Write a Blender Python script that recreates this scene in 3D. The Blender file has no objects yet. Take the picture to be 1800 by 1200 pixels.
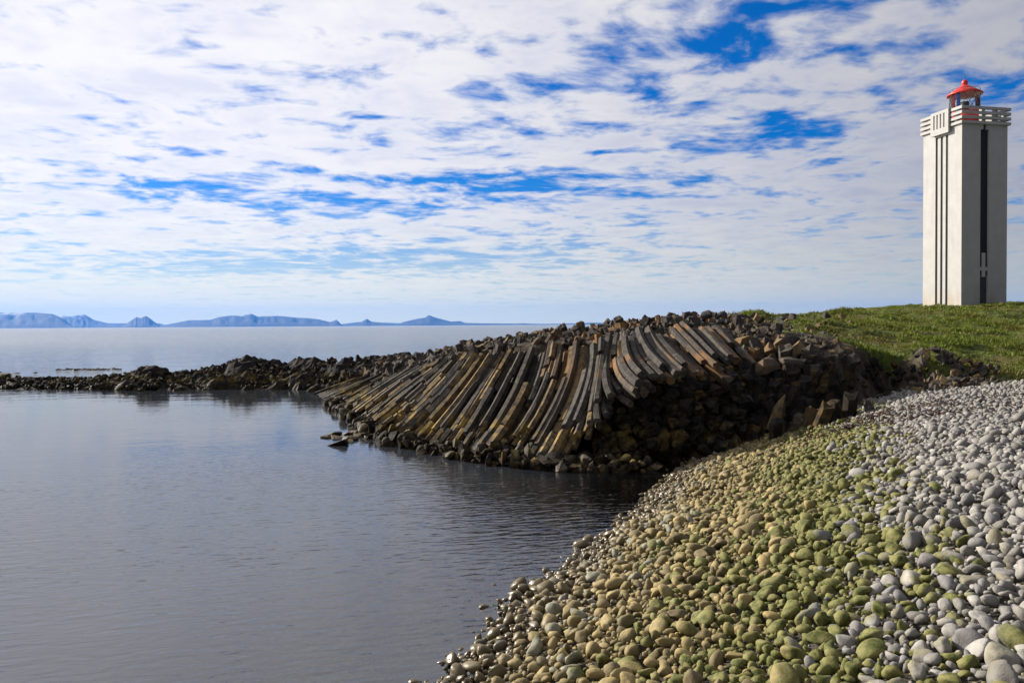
import bpy, bmesh, math, random
import numpy as np
from mathutils import Matrix, Vector, Euler

R = math.radians
random.seed(7)
rng = np.random.default_rng(11)
scene = bpy.context.scene
COL = scene.collection

# ------------------------------------------------------------------ camera
CAM_Z = 4.0
PITCH, ROLL = R(1.19), R(-0.37)
cam_d = bpy.data.cameras.new('camera')
cam_d.sensor_width = 36.0
cam_d.lens = 28.0
cam_d.clip_start = 0.1
cam_d.clip_end = 200000.0
cam = bpy.data.objects.new('camera', cam_d)
COL.objects.link(cam)
CAM_M = Matrix.Translation((0, 0, CAM_Z)) @ Matrix.Rotation(math.pi / 2 - PITCH, 4, 'X') @ Matrix.Rotation(ROLL, 4, 'Z')
cam.matrix_world = CAM_M
scene.camera = cam
scene.render.resolution_x, scene.render.resolution_y = 1024, 682

# ------------------------------------------------------------------ sun, sky, exposure
SUN_EL = R(25.0)
SUN_AZ = R(-57.0)                        # clockwise from +Y
sun_dir = Vector((math.sin(SUN_AZ) * math.cos(SUN_EL), math.cos(SUN_AZ) * math.cos(SUN_EL), math.sin(SUN_EL)))
sl = bpy.data.lights.new('sun', 'SUN')
sl.energy = 5.0
sl.angle = R(0.53)
sl.color = (1.0, 0.93, 0.82)
sun = bpy.data.objects.new('sun', sl)
COL.objects.link(sun)
sun.rotation_euler = (-sun_dir).to_track_quat('-Z', 'Y').to_euler()

vs = scene.view_settings
vs.view_transform = 'Standard'
vs.look = 'None'
vs.gamma = 1.0
vs.use_curve_mapping = False
vs.exposure = 0.85

scene.cycles.max_bounces = 6
scene.cycles.diffuse_bounces = 2
scene.cycles.glossy_bounces = 3
scene.cycles.transparent_max_bounces = 8
scene.cycles.volume_bounces = 0
scene.cycles.use_denoising = True
scene.cycles.sample_clamp_indirect = 4.0


class NT:
    """small helper for writing node trees"""
    def __init__(self, tree):
        self.t = tree
        self.n = tree.nodes
        self.n.clear()

    def add(self, typ, **kw):
        nd = self.n.new(typ)
        for k, v in kw.items():
            setattr(nd, k, v)
        return nd

    def link(self, a, b):
        self.t.links.new(a, b)

    def put(self, sock, v):
        if isinstance(v, bpy.types.NodeSocket):
            self.link(v, sock)
        else:
            if hasattr(sock.default_value, '__len__') and not hasattr(v, '__len__'):
                v = (v,) * len(sock.default_value)
            if hasattr(v, '__len__') and hasattr(sock.default_value, '__len__') and len(v) == 3 and len(sock.default_value) == 4:
                v = tuple(v) + (1.0,)
            sock.default_value = v

    def math(self, op, a, b=None, c=None, clamp=False):
        nd = self.add('ShaderNodeMath', operation=op, use_clamp=clamp)
        self.put(nd.inputs[0], a)
        if b is not None:
            self.put(nd.inputs[1], b)
        if c is not None:
            self.put(nd.inputs[2], c)
        return nd.outputs[0]

    def vmath(self, op, a, b=None):
        nd = self.add('ShaderNodeVectorMath', operation=op)
        self.put(nd.inputs[0], a)
        if b is not None:
            self.put(nd.inputs[1], b)
        return nd.outputs['Value'] if op in ('DOT_PRODUCT', 'LENGTH', 'DISTANCE') else nd.outputs[0]

    def mix(self, f, a, b, blend='MIX'):
        nd = self.add('ShaderNodeMix', data_type='RGBA', blend_type=blend)
        self.put(nd.inputs[0], f)
        self.put(nd.inputs[6], a)
        self.put(nd.inputs[7], b)
        return nd.outputs[2]

    def ramp(self, v, lo, hi, a=0.0, b=1.0, smooth=True):
        nd = self.add('ShaderNodeMapRange', interpolation_type='SMOOTHSTEP' if smooth else 'LINEAR')
        self.put(nd.inputs[0], v)
        for i, q in enumerate((lo, hi, a, b)):
            self.put(nd.inputs[1 + i], q)
        return nd.outputs[0]

    def noise(self, vec, scale, detail=4.0, rough=0.55, dist=0.0, dim='3D'):
        nd = self.add('ShaderNodeTexNoise', noise_dimensions=dim)
        if vec is not None:
            self.link(vec, nd.inputs['Vector'])
        nd.inputs['Scale'].default_value = scale
        nd.inputs['Detail'].default_value = detail
        nd.inputs['Roughness'].default_value = rough
        nd.inputs['Distortion'].default_value = dist
        return nd.outputs[0]

    def xyz(self, vec):
        nd = self.add('ShaderNodeSeparateXYZ')
        self.link(vec, nd.inputs[0])
        return nd.outputs

    def comb(self, x, y, z):
        nd = self.add('ShaderNodeCombineXYZ')
        for s, v in zip(nd.inputs, (x, y, z)):
            self.put(s, v)
        return nd.outputs[0]


world = bpy.data.worlds.new('World')
scene.world = world
world.use_nodes = True
w = NT(world.node_tree)
sky = w.add('ShaderNodeTexSky', sky_type='NISHITA')
sky.sun_disc = False
sky.sun_elevation = SUN_EL
sky.sun_rotation = SUN_AZ
sky.altitude = 0
sky.air_density = 1.0
sky.dust_density = 0.3
sky.ozone_density = 2.5
hs = w.add('ShaderNodeHueSaturation')
hs.inputs['Saturation'].default_value = 1.25
hs.inputs['Value'].default_value = 0.72
w.link(w.mix(1.0, sky.outputs[0], (0.62, 0.84, 1.32), 'MULTIPLY'), hs.inputs['Color'])
tc = w.add('ShaderNodeTexCoord')
dirv = w.vmath('NORMALIZE', tc.outputs['Generated'])
dx, dy, dz = w.xyz(dirv)
zz = w.math('ADD', w.math('MAXIMUM', dz, 0.0), 0.075)
px = w.math('DIVIDE', dx, zz)
py = w.math('DIVIDE', dy, zz)
cp = w.comb(px, py, 0.0)
cpw = w.vmath('ADD', cp, w.comb(3.1, 7.7, 0.0))
warp = w.noise(cpw, 1.1, 3.0, 0.5)
cpw = w.vmath('ADD', cpw, w.comb(w.math('MULTIPLY', warp, 0.5), w.math('MULTIPLY', warp, 0.25), 0.0))
big = w.noise(cpw, 0.45, 3.0, 0.5)
med = w.noise(cpw, 3.8, 6.0, 0.56, 0.1)
fin = w.noise(cpw, 9.5, 5.0, 0.55, 0.1)
stretch = w.comb(w.math('MULTIPLY', px, 0.9), w.math('MULTIPLY', py, 1.1), 4.0)
strk = w.noise(stretch, 2.2, 5.0, 0.55, 0.2)


def blob(cx, cy, rx, ry, ang):
    ca, sa = math.cos(ang), math.sin(ang)
    ax = w.math('SUBTRACT', px, cx)
    ay = w.math('SUBTRACT', py, cy)
    u = w.math('ADD', w.math('MULTIPLY', ax, ca / rx), w.math('MULTIPLY', ay, sa / rx))
    v = w.math('ADD', w.math('MULTIPLY', ax, -sa / ry), w.math('MULTIPLY', ay, ca / ry))
    rr = w.math('ADD', w.math('MULTIPLY', u, u), w.math('MULTIPLY', v, v))
    return w.math('POWER', 2.718, w.math('MULTIPLY', rr, -1.0))


holes = blob(0.55, 2.35, 0.62, 0.26, R(-40))
for b in ((1.0, 3.1, 0.45, 0.28, R(55)), (0.1, 4.0, 0.75, 0.34, R(5)), (-0.95, 4.4, 0.6, 0.3, 0.0),
          (1.75, 2.6, 0.5, 0.2, R(20)), (-1.7, 6.4, 2.4, 0.8, 0.0), (-1.6, 3.9, 0.5, 0.2, 0.0)):
    holes = w.math('ADD', holes, blob(*b))
cov = w.math('ADD', w.math('MULTIPLY', med, 0.60), w.math('MULTIPLY', fin, 0.25))
cov = w.math('ADD', cov, w.math('MULTIPLY', strk, 0.22))
cov = w.math('ADD', cov, w.math('MULTIPLY', big, 0.16))
cov = w.math('ADD', cov, 0.035)
cov = w.math('SUBTRACT', cov, w.math('MULTIPLY', holes, 0.135))
cov = w.math('ADD', cov, w.math('MULTIPLY', blob(-1.7, 2.0, 1.5, 0.8, 0.0), 0.05))
dens = w.ramp(cov, 0.48, 0.665)
# light on the clouds: bright towards the sun, greyer away from it
sd = w.add('ShaderNodeCombineXYZ')
for s, v in zip(sd.inputs, sun_dir):
    s.default_value = v
mu = w.vmath('DOT_PRODUCT', dirv, sd.outputs[0])
phase = w.ramp(mu, -0.62, 0.80)
under = w.ramp(w.noise(cpw, 3.0, 4.0, 0.55), 0.36, 0.62)
thick = w.ramp(cov, 0.58, 0.74)
c_hi = w.mix(phase, (0.80, 0.88, 1.20), (7.9, 7.7, 7.7))
c_lo = w.mix(phase, (0.55, 0.62, 0.95), (6.5, 6.5, 7.3))
ccol = w.mix(w.math('MULTIPLY', thick, under), c_hi, c_lo)
lobe = w.ramp(mu, 0.35, 0.95, 0.92, 1.10)
ccol = w.vmath('MULTIPLY', ccol, w.comb(lobe, lobe, lobe))
skyc = w.mix(w.math('MULTIPLY', dens, 0.97), hs.outputs[0], ccol)
# pale band of low haze near the horizon
hz = w.math('POWER', w.ramp(dz, 0.0, 0.16, 1.0, 0.0, False), 1.6)
hcol = w.mix(phase, (4.3, 4.0, 2.7), (9.9, 9.3, 5.6))
skyc = w.mix(w.math('MULTIPLY', hz, 0.75), skyc, hcol)
bg = w.add('ShaderNodeBackground')
w.link(skyc, bg.inputs['Color'])
bg.inputs['Strength'].default_value = 0.0665
wo = w.add('ShaderNodeOutputWorld')
w.link(bg.outputs[0], wo.inputs['Surface'])

# ------------------------------------------------------------------ helpers
F = 1400.0
M3 = np.array(CAM_M.to_3x3())


def P(u, v, depth):
    """world point seen at photo pixel (u, v), 1800 x 1200, at a given distance along the view axis"""
    c = np.array([(u - 900) / F, -(v - 600) / F, -1.0]) * depth
    return M3 @ c + np.array([0, 0, CAM_Z])


def PZ(u, v, z):
    c = M3 @ np.array([(u - 900) / F, -(v - 600) / F, -1.0])
    return c * ((z - CAM_Z) / c[2]) + np.array([0, 0, CAM_Z])


def _hash(ix, iy, iz):
    n = (ix.astype(np.int64) * 374761393 + iy.astype(np.int64) * 668265263 + iz.astype(np.int64) * 2147483647 + 12345) & 0x7fffffff
    n = ((n ^ (n >> 13)) * 1274126177) & 0x7fffffff
    n = ((n ^ (n >> 15)) * 668265263) & 0x7fffffff
    return (n ^ (n >> 16)) / 0x7fffffff


def vnoise(x, y, z=0.0):
    x, y, z = np.broadcast_arrays(np.asarray(x, float), np.asarray(y, float), np.asarray(z, float))
    ix, iy, iz = np.floor(x), np.floor(y), np.floor(z)
    fx, fy, fz = x - ix, y - iy, z - iz
    fx, fy, fz = [f * f * (3 - 2 * f) for f in (fx, fy, fz)]
    r = 0
    for a in (0, 1):
        for b in (0, 1):
            for c in (0, 1):
                wgt = (fx if a else 1 - fx) * (fy if b else 1 - fy) * (fz if c else 1 - fz)
                r = r + wgt * _hash(ix + a, iy + b, iz + c)
    return r * 2 - 1


def fbm(x, y, z=0.0, o=4, g=0.5):
    r, a, f = 0, 1.0, 1.0
    for i in range(o):
        r = r + a * vnoise(np.asarray(x) * f + i * 17.3, np.asarray(y) * f - i * 9.1, np.asarray(z) * f)
        a *= g
        f *= 2.03
    return r


def sstep(x, a, b):
    t = np.clip((x - a) / (b - a), 0, 1)
    return t * t * (3 - 2 * t)


def tag(o, label=None, cat=None, group=None, kind=None):
    if label:
        o['label'] = label
    if cat:
        o['category'] = cat
    if group:
        o['group'] = group
    if kind:
        o['kind'] = kind
    return o


def link(name, me, parent=None, mat=None):
    o = bpy.data.objects.new(name, me)
    COL.objects.link(o)
    if parent is not None:
        o.parent = parent
    if mat is not None and me is not None and not me.materials:
        me.materials.append(mat)
    return o


def np_mesh(name, V, Fc, smooth=False, attrs=None, uv=None):
    """mesh from numpy arrays; Fc is an (n,3) or (n,4) array"""
    me = bpy.data.meshes.new(name)
    V = np.asarray(V, dtype=np.float32)
    Fc = np.asarray(Fc, dtype=np.int32)
    k = Fc.shape[1]
    me.vertices.add(len(V))
    me.vertices.foreach_set('co', V.ravel())
    me.loops.add(Fc.size)
    me.loops.foreach_set('vertex_index', Fc.ravel())
    me.polygons.add(len(Fc))
    me.polygons.foreach_set('loop_start', np.arange(0, Fc.size, k, dtype=np.int32))
    me.polygons.foreach_set('use_smooth', np.full(len(Fc), smooth, dtype=bool))
    for an, av in (attrs or {}).items():
        at = me.attributes.new(an, 'FLOAT', 'POINT')
        at.data.foreach_set('value', np.asarray(av, dtype=np.float32))
    me.update(calc_edges=True)
    me.validate()
    return me


def grid_faces(nx, ny):
    i, j = np.meshgrid(np.arange(nx - 1), np.arange(ny - 1), indexing='ij')
    a = (i * ny + j).ravel()
    return np.stack([a, a + ny, a + ny + 1, a + 1], axis=1)


def new_mat(name):
    m = bpy.data.materials.new(name)
    m.use_nodes = True
    return m, NT(m.node_tree)


def finish(n, col, rough=0.8, bump=None, bstr=0.3, bdist=0.02, spec=0.3, **kw):
    p = n.add('ShaderNodeBsdfPrincipled')
    n.put(p.inputs['Base Color'], col)
    n.put(p.inputs['Roughness'], rough)
    n.put(p.inputs['Specular IOR Level'], spec)
    for k, v in kw.items():
        n.put(p.inputs[k], v)
    if bump is not None:
        b = n.add('ShaderNodeBump')
        n.put(b.inputs['Strength'], bstr)
        n.put(b.inputs['Distance'], bdist)
        n.link(bump, b.inputs['Height'])
        n.link(b.outputs[0], p.inputs['Normal'])
    o = n.add('ShaderNodeOutputMaterial')
    n.link(p.outputs[0], o.inputs['Surface'])
    return p


def plain(name, col, rough=0.6, spec=0.3, nscale=6.0, var=0.12, bstr=0.1):
    m, n = new_mat(name)
    g = n.add('ShaderNodeNewGeometry')
    nz = n.noise(g.outputs['Position'], nscale, 5.0, 0.6)
    c = n.mix(n.ramp(nz, 0.3, 0.7), tuple(x * (1 - var) for x in col), tuple(min(1, x * (1 + var)) for x in col))
    finish(n, c, rough, nz, bstr, 0.02, spec)
    return m


# ------------------------------------------------------------------ materials
def mat_basalt(name='basalt', dark=1.0, spec=0.16):
    m, n = new_mat(name)
    g = n.add('ShaderNodeNewGeometry')
    pos = g.outputs['Position']
    x, y, z = n.xyz(pos)
    oi = n.add('ShaderNodeObjectInfo')
    at = n.add('ShaderNodeAttribute', attribute_name='rnd')
    rnd = n.math('FRACT', n.math('ADD', oi.outputs['Random'], at.outputs['Fac']))
    n1 = n.noise(pos, 0.7, 5.0, 0.6)
    n2 = n.noise(pos, 5.0, 6.0, 0.65)
    n3 = n.noise(pos, 26.0, 4.0, 0.6)
    c = n.mix(n.ramp(n2, 0.3, 0.7), (0.026, 0.024, 0.022), (0.082, 0.070, 0.058))
    c = n.mix(n.ramp(rnd, 0.2, 1.0, 0.0, 0.5), c, (0.095, 0.070, 0.045))
    c = n.mix(n.math('MULTIPLY', n.ramp(rnd, 0.72, 0.80), n.ramp(n2, 0.38, 0.62)), c, (0.19, 0.125, 0.050))
    # rusty weathering on the upper part of the headland
    up = n.math('MULTIPLY', n.ramp(z, 1.7, 2.6), n.ramp(x, 0.5, 2.5))
    up = n.math('MULTIPLY', up, n.ramp(x, 9.5, 7.5))
    rust = n.math('MULTIPLY', up, n.ramp(n.math('ADD', n1, n.math('MULTIPLY', rnd, 0.35)), 0.66, 0.92))
    c = n.mix(n.math('MULTIPLY', rust, 0.85), c, n.mix(n2, (0.23, 0.10, 0.030), (0.20, 0.13, 0.062)))
    # grey-green lichen spots high up
    lich = n.math('MULTIPLY', n.ramp(n.noise(pos, 2.4, 5.0, 0.7), 0.60, 0.68), n.ramp(z, 1.2, 2.2))
    c = n.mix(n.math('MULTIPLY', lich, 0.6), c, (0.15, 0.15, 0.085))
    # ochre band of lichen and weed above the water, dark wet weed at the waterline
    zb = n.math('ADD', z, n.math('MULTIPLY', n.math('SUBTRACT', n1, 0.5), 0.9))
    band = n.math('MULTIPLY', n.ramp(zb, 0.30, 0.48), n.ramp(zb, 1.15, 0.75))
    band = n.math('MULTIPLY', band, n.ramp(n.noise(pos, 1.6, 4.0, 0.65), 0.46, 0.62))
    c = n.mix(n.math('MULTIPLY', band, 0.85), c, n.mix(n2, (0.22, 0.135, 0.028), (0.36, 0.27, 0.08)))
    wet = n.ramp(zb, 0.42, 0.20)
    c = n.mix(wet, c, n.mix(n.ramp(n2, 0.4, 0.65), (0.020, 0.016, 0.011), (0.105, 0.07, 0.022)))
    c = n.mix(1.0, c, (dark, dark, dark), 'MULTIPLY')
    rough = n.math('SUBTRACT', 0.85, n.math('MULTIPLY', wet, 0.25))
    uv = n.add('ShaderNodeUVMap')
    ux, uy, _ = n.xyz(uv.outputs[0])
    st = n.noise(n.comb(n.math('MULTIPLY', ux, 0.6), n.math('MULTIPLY', uy, 9.0), rnd), 1.0, 3.0, 0.6)
    h = n.math('ADD', n.math('MULTIPLY', n2, 0.8), n.math('ADD', n.math('MULTIPLY', n3, 0.25), n.math('MULTIPLY', st, 0.5)))
    finish(n, c, rough, h, 0.8, 0.05, spec)
    return m


def mat_cobble():
    m, n = new_mat('cobble_stone')
    g = n.add('ShaderNodeNewGeometry')
    pos = g.outputs['Position']
    x, y, z = n.xyz(pos)
    oi = n.add('ShaderNodeObjectInfo')
    at = n.add('ShaderNodeAttribute', attribute_name='rnd')
    rnd = n.math('FRACT', n.math('ADD', oi.outputs['Random'], at.outputs['Fac']))
    r2 = n.math('FRACT', n.math('MULTIPLY', rnd, 17.31))
    d = n.math('ADD', n.math('MULTIPLY', n.math('ADD', x, 0.42), 0.9276), n.math('MULTIPLY', n.math('SUBTRACT', y, 9.35), -0.3736))
    nb = n.noise(pos, 0.45, 3.0, 0.6)
    dn = n.math('ADD', d, n.math('ADD', n.math('MULTIPLY', n.math('SUBTRACT', nb, 0.5), 3.2), n.math('MULTIPLY', n.math('SUBTRACT', r2, 0.5), 1.9)))
    n2 = n.noise(pos, 9.0, 5.0, 0.65)
    n3 = n.noise(pos, 60.0, 3.0, 0.6)
    grey = n.mix(rnd, (0.150, 0.141, 0.126), (0.325, 0.308, 0.280))
    grey = n.mix(n.ramp(r2, 0.82, 0.86), grey, (0.19, 0.18, 0.175))
    tan = n.mix(rnd, (0.115, 0.087, 0.033), (0.33, 0.25, 0.098))
    tan = n.mix(n.ramp(r2, 0.80, 0.9), tan, (0.30, 0.29, 0.25))
    algae = n.mix(n.ramp(n2, 0.35, 0.65), (0.050, 0.062, 0.009), (0.225, 0.205, 0.042))
    base = n.mix(n.ramp(dn, 3.5, 5.1), tan, grey)
    film = n.math('MULTIPLY', n.ramp(dn, 1.8, 3.6), n.ramp(dn, 5.3, 4.1))
    film = n.math('ADD', film, n.math('MULTIPLY', n.ramp(dn, 0.4, 1.5), n.ramp(dn, 5.2, 4.2, 0.0, 0.28)))
    spot = n.noise(pos, 5.0, 4.0, 0.65)
    gate = n.ramp(n.math('ADD', n.math('ADD', film, n.math('MULTIPLY', n.math('SUBTRACT', spot, 0.5), 1.1)), n.math('MULTIPLY', n.math('SUBTRACT', r2, 0.5), 0.8)), 0.44, 0.9)
    c = n.mix(gate, base, algae)
    c = n.mix(n.ramp(n2, 0.38, 0.70, 0.0, 0.5), c, (0.095, 0.085, 0.065))
    c = n.mix(n.ramp(n3, 0.58, 0.72, 0.0, 0.4), c, n.mix(rnd, (0.06, 0.055, 0.045), (0.36, 0.34, 0.30)))
    # wet stones at the waterline
    zw = n.math('ADD', z, n.math('MULTIPLY', n.math('SUBTRACT', n.noise(pos, 1.5, 3.0), 0.5), 0.25))
    wet = n.ramp(zw, 0.40, 0.10)
    c = n.mix(n.math('MULTIPLY', wet, 0.85), c, n.mix(n2, (0.045, 0.036, 0.022), (0.165, 0.126, 0.068)))
    rough = n.math('SUBTRACT', 0.75, n.math('MULTIPLY', wet, 0.5))
    h = n.math('ADD', n2, n.math('MULTIPLY', n3, 0.3))
    finish(n, c, rough, h, 0.55, 0.02, 0.3)
    return m


def mat_gravel():
    m, n = new_mat('gravel')
    g = n.add('ShaderNodeNewGeometry')
    pos = g.outputs['Position']
    x, y, z = n.xyz(pos)
    n2 = n.noise(pos, 7.0, 6.0, 0.7)
    c = n.mix(n.ramp(n2, 0.35, 0.65), (0.030, 0.026, 0.020), (0.085, 0.072, 0.054))
    sub = n.ramp(z, 0.05, -0.5)
    weed = n.mix(n.ramp(n.noise(pos, 1.1, 6.0, 0.65), 0.42, 0.6), (0.045, 0.036, 0.02), (0.20, 0.16, 0.09))
    c = n.mix(sub, c, weed)
    c = n.mix(n.ramp(z, -0.5, -2.2), c, (0.018, 0.020, 0.018))
    finish(n, c, 0.85, n2, 0.8, 0.08)
    return m


def mat_land():
    m, n = new_mat('turf_and_rock')
    g = n.add('ShaderNodeNewGeometry')
    pos = g.outputs['Position']
    at = n.add('ShaderNodeAttribute', attribute_name='grass')
    n1 = n.noise(pos, 0.5, 5.0, 0.6)
    n2 = n.noise(pos, 3.0, 6.0, 0.68)
    n3 = n.noise(pos, 14.0, 4.0, 0.65)
    gr = n.mix(n.ramp(n2, 0.35, 0.65), (0.040, 0.055, 0.012), (0.095, 0.115, 0.022))
    gr = n.mix(n.ramp(n1, 0.45, 0.65), gr, (0.105, 0.088, 0.030))
    rk = n.mix(n.ramp(n2, 0.3, 0.7), (0.028, 0.023, 0.018), (0.095, 0.072, 0.048))
    f = n.ramp(n.math('ADD', at.outputs['Fac'], n.math('MULTIPLY', n.math('SUBTRACT', n2, 0.5), 0.9)), 0.35, 0.65)
    c = n.mix(f, rk, gr)
    finish(n, c, 0.9, n.math('ADD', n2, n.math('MULTIPLY', n3, 0.4)), 0.9, 0.12, 0.15)
    return m


def mat_grass():
    m, n = new_mat('grass_blades')
    g = n.add('ShaderNodeNewGeometry')
    pos = g.outputs['Position']
    at = n.add('ShaderNodeAttribute', attribute_name='rnd')
    n1 = n.noise(pos, 0.30, 4.0, 0.6)
    c = n.mix(at.outputs['Fac'], (0.070, 0.100, 0.013), (0.185, 0.220, 0.030))
    c = n.mix(n.ramp(n1, 0.45, 0.68, 0.0, 0.8), c, (0.185, 0.150, 0.045))
    p = finish(n, c, 0.6, spec=0.15)
    tr = n.add('ShaderNodeBsdfTranslucent')
    n.put(tr.inputs[0], c)
    mx = n.add('ShaderNodeMixShader')
    mx.inputs[0].default_value = 0.3
    n.link(p.outputs[0], mx.inputs[1])
    n.link(tr.outputs[0], mx.inputs[2])
    out = [q for q in n.n if q.type == 'OUTPUT_MATERIAL'][0]
    n.link(mx.outputs[0], out.inputs['Surface'])
    return m


def mat_water():
    m, n = new_mat('sea_water')
    g = n.add('ShaderNodeNewGeometry')
    pos = g.outputs['Position']
    x, y, z = n.xyz(pos)
    ca, sa = math.cos(R(14)), math.sin(R(14))
    xr = n.math('ADD', n.math('MULTIPLY', x, ca), n.math('MULTIPLY', y, sa))
    yr = n.math('SUBTRACT', n.math('MULTIPLY', y, ca), n.math('MULTIPLY', x, sa))
    v1 = n.comb(n.math('MULTIPLY', xr, 1.3), n.math('MULTIPLY', yr, 4.2), 0.0)
    v2 = n.comb(n.math('MULTIPLY', xr, 0.25), n.math('MULTIPLY', yr, 0.8), 3.0)
    v3 = n.comb(n.math('MULTIPLY', xr, 0.02), n.math('MULTIPLY', yr, 0.06), 7.0)
    w1 = n.noise(v1, 1.6, 2.0, 0.5, 0.4)
    w2 = n.noise(v2, 1.2, 3.0, 0.5, 0.3)
    w3 = n.noise(v3, 1.0, 3.0, 0.5)
    dist = n.vmath('LENGTH', pos)
    gust = n.math('MULTIPLY', n.ramp(w3, 0.32, 0.68, 0.5, 2.0), n.ramp(dist, 9.0, 32.0, 1.6, 0.2))
    far = n.ramp(dist, 40.0, 90.0)
    h = n.math('ADD', n.math('MULTIPLY', w1, n.math('MULTIPLY', gust, 0.012)), n.math('MULTIPLY', w2, 0.007))
    h = n.math('ADD', h, n.math('MULTIPLY', n.math('MULTIPLY', w2, far), 0.20))
    b = n.add('ShaderNodeBump')
    b.inputs['Strength'].default_value = 1.0
    b.inputs['Distance'].default_value = 1.0
    n.link(h, b.inputs['Height'])
    fr = n.add('ShaderNodeFresnel')
    fr.inputs['IOR'].default_value = 2.45
    n.link(b.outputs[0], fr.inputs['Normal'])
    gl = n.add('ShaderNodeBsdfGlossy')
    n.put(gl.inputs['Roughness'], n.ramp(dist, 10.0, 300.0, 0.03, 0.16))
    n.link(b.outputs[0], gl.inputs['Normal'])
    tr = n.add('ShaderNodeBsdfTransparent')
    n.put(tr.inputs[0], (0.80, 0.80, 0.70))
    df = n.add('ShaderNodeBsdfDiffuse')
    n.put(df.inputs[0], (0.030, 0.034, 0.040))
    deep = n.add('ShaderNodeMixShader')
    sh = n.math('ADD', n.math('MULTIPLY', n.math('ADD', x, 0.42), 0.9276), n.math('MULTIPLY', n.math('SUBTRACT', y, 9.35), -0.3736))
    n.put(deep.inputs[0], n.ramp(sh, -0.8, -6.0, 0.04, 0.95))
    n.link(tr.outputs[0], deep.inputs[1])
    n.link(df.outputs[0], deep.inputs[2])
    mx = n.add('ShaderNodeMixShader')
    n.link(fr.outputs[0], mx.inputs[0])
    n.link(deep.outputs[0], mx.inputs[1])
    n.link(gl.outputs[0], mx.inputs[2])
    o = n.add('ShaderNodeOutputMaterial')
    n.link(mx.outputs[0], o.inputs['Surface'])
    return m


def mat_mountain():
    m, n = new_mat('mountain')
    g = n.add('ShaderNodeNewGeometry')
    pos = g.outputs['Position']
    x, y, z = n.xyz(pos)
    nz = n.noise(pos, 0.004, 6.0, 0.65)
    c = n.mix(n.ramp(nz, 0.4, 0.6), (0.028, 0.032, 0.036), (0.055, 0.055, 0.05))
    sn = n.ramp(n.math('ADD', z, n.math('MULTIPLY', n.math('SUBTRACT', nz, 0.5), 900.0)), 380.0, 560.0)
    c = n.mix(n.math('MULTIPLY', sn, 0.55), c, (0.75, 0.77, 0.8))
    finish(n, c, 0.9)
    return m


def mat_concrete(name, a, b, stain=True):
    m, n = new_mat(name)
    g = n.add('ShaderNodeNewGeometry')
    pos = g.outputs['Position']
    x, y, z = n.xyz(pos)
    n1 = n.noise(pos, 1.3, 6.0, 0.65)
    n2 = n.noise(n.comb(n.math('MULTIPLY', x, 3.0), n.math('MULTIPLY', y, 3.0), n.math('MULTIPLY', z, 0.3)), 1.0, 5.0, 0.6)
    n3 = n.noise(pos, 30.0, 3.0, 0.6)
    c = n.mix(n.ramp(n1, 0.3, 0.7), a, b)
    if stain:
        c = n.mix(n.ramp(n2, 0.55, 0.78, 0.0, 0.45), c, tuple(q * 0.72 for q in a))
        low = n.math('MULTIPLY', n.ramp(z, 7.0, 5.4), n.ramp(n2, 0.4, 0.65))
        c = n.mix(n.math('MULTIPLY', low, 0.55), c, (0.36, 0.27, 0.17))
    finish(n, c, 0.75, n.math('ADD', n1, n.math('MULTIPLY', n3, 0.2)), 0.12, 0.03, 0.25)
    return m


def mat_glass():
    m, n = new_mat('lantern_glass')
    fr = n.add('ShaderNodeFresnel')
    fr.inputs['IOR'].default_value = 1.45
    gl = n.add('ShaderNodeBsdfGlossy')
    gl.inputs['Roughness'].default_value = 0.02
    tr = n.add('ShaderNodeBsdfTransparent')
    n.put(tr.inputs[0], (0.90, 0.95, 0.94))
    mx = n.add('ShaderNodeMixShader')
    n.link(fr.outputs[0], mx.inputs[0])
    n.link(tr.outputs[0], mx.inputs[1])
    n.link(gl.outputs[0], mx.inputs[2])
    o = n.add('ShaderNodeOutputMaterial')
    n.link(mx.outputs[0], o.inputs['Surface'])
    return m


BASALT = mat_basalt()
TIDAL_SHADE = mat_basalt('weedy_tidal_and_shade_rock', 0.42, 0.06)  # weedy rock; dark tone also paints shade on the cliff and hollow
COBBLE = mat_cobble()
GRAVEL = mat_gravel()
LAND = mat_land()
GRASS = mat_grass()
WATER = mat_water()
MOUNT = mat_mountain()
WHITE = mat_concrete('weathered_white_paint', (0.345, 0.336, 0.32), (0.385, 0.376, 0.36))
BLACK = plain('black_paint', (0.012, 0.012, 0.013), 0.5)
DOORM = plain('dark_grey_door', (0.045, 0.047, 0.05), 0.55)
RED = plain('red_paint', (0.55, 0.022, 0.012), 0.42, 0.5)
CREAM = plain('cream_paint', (0.62, 0.58, 0.48), 0.6)
BLUE = plain('blue_panel', (0.02, 0.10, 0.55), 0.5)
METAL = plain('dark_metal', (0.03, 0.03, 0.032), 0.45, 0.5)
GLASS = mat_glass()
WEED = plain('dry_seaweed', (0.050, 0.024, 0.015), 0.7, 0.2, 9.0, 0.5)

# ------------------------------------------------------------------ the land's shape
SH0 = np.array([-0.42, 9.35])
SHN = np.array([0.9276, -0.3736])


def shore_d(x, y):
    return (x - SH0[0]) * SHN[0] + (y - SH0[1]) * SHN[1]


def beach_z(x, y):
    d = shore_d(x, y) + 0.35 * vnoise(np.asarray(x) * 0.35, np.asarray(y) * 0.35, 3.3)
    z = np.interp(d, [-30, -14, -6, -2, 0, 3.74, 5.0, 6.3, 9.6, 25], [-2.9, -2.4, -1.3, -0.5, 0.0, 1.05, 1.48, 1.78, 2.12, 2.9])
    return z + 0.05 * vnoise(np.asarray(x) * 0.9, np.asarray(y) * 0.9, 1.7)


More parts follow.
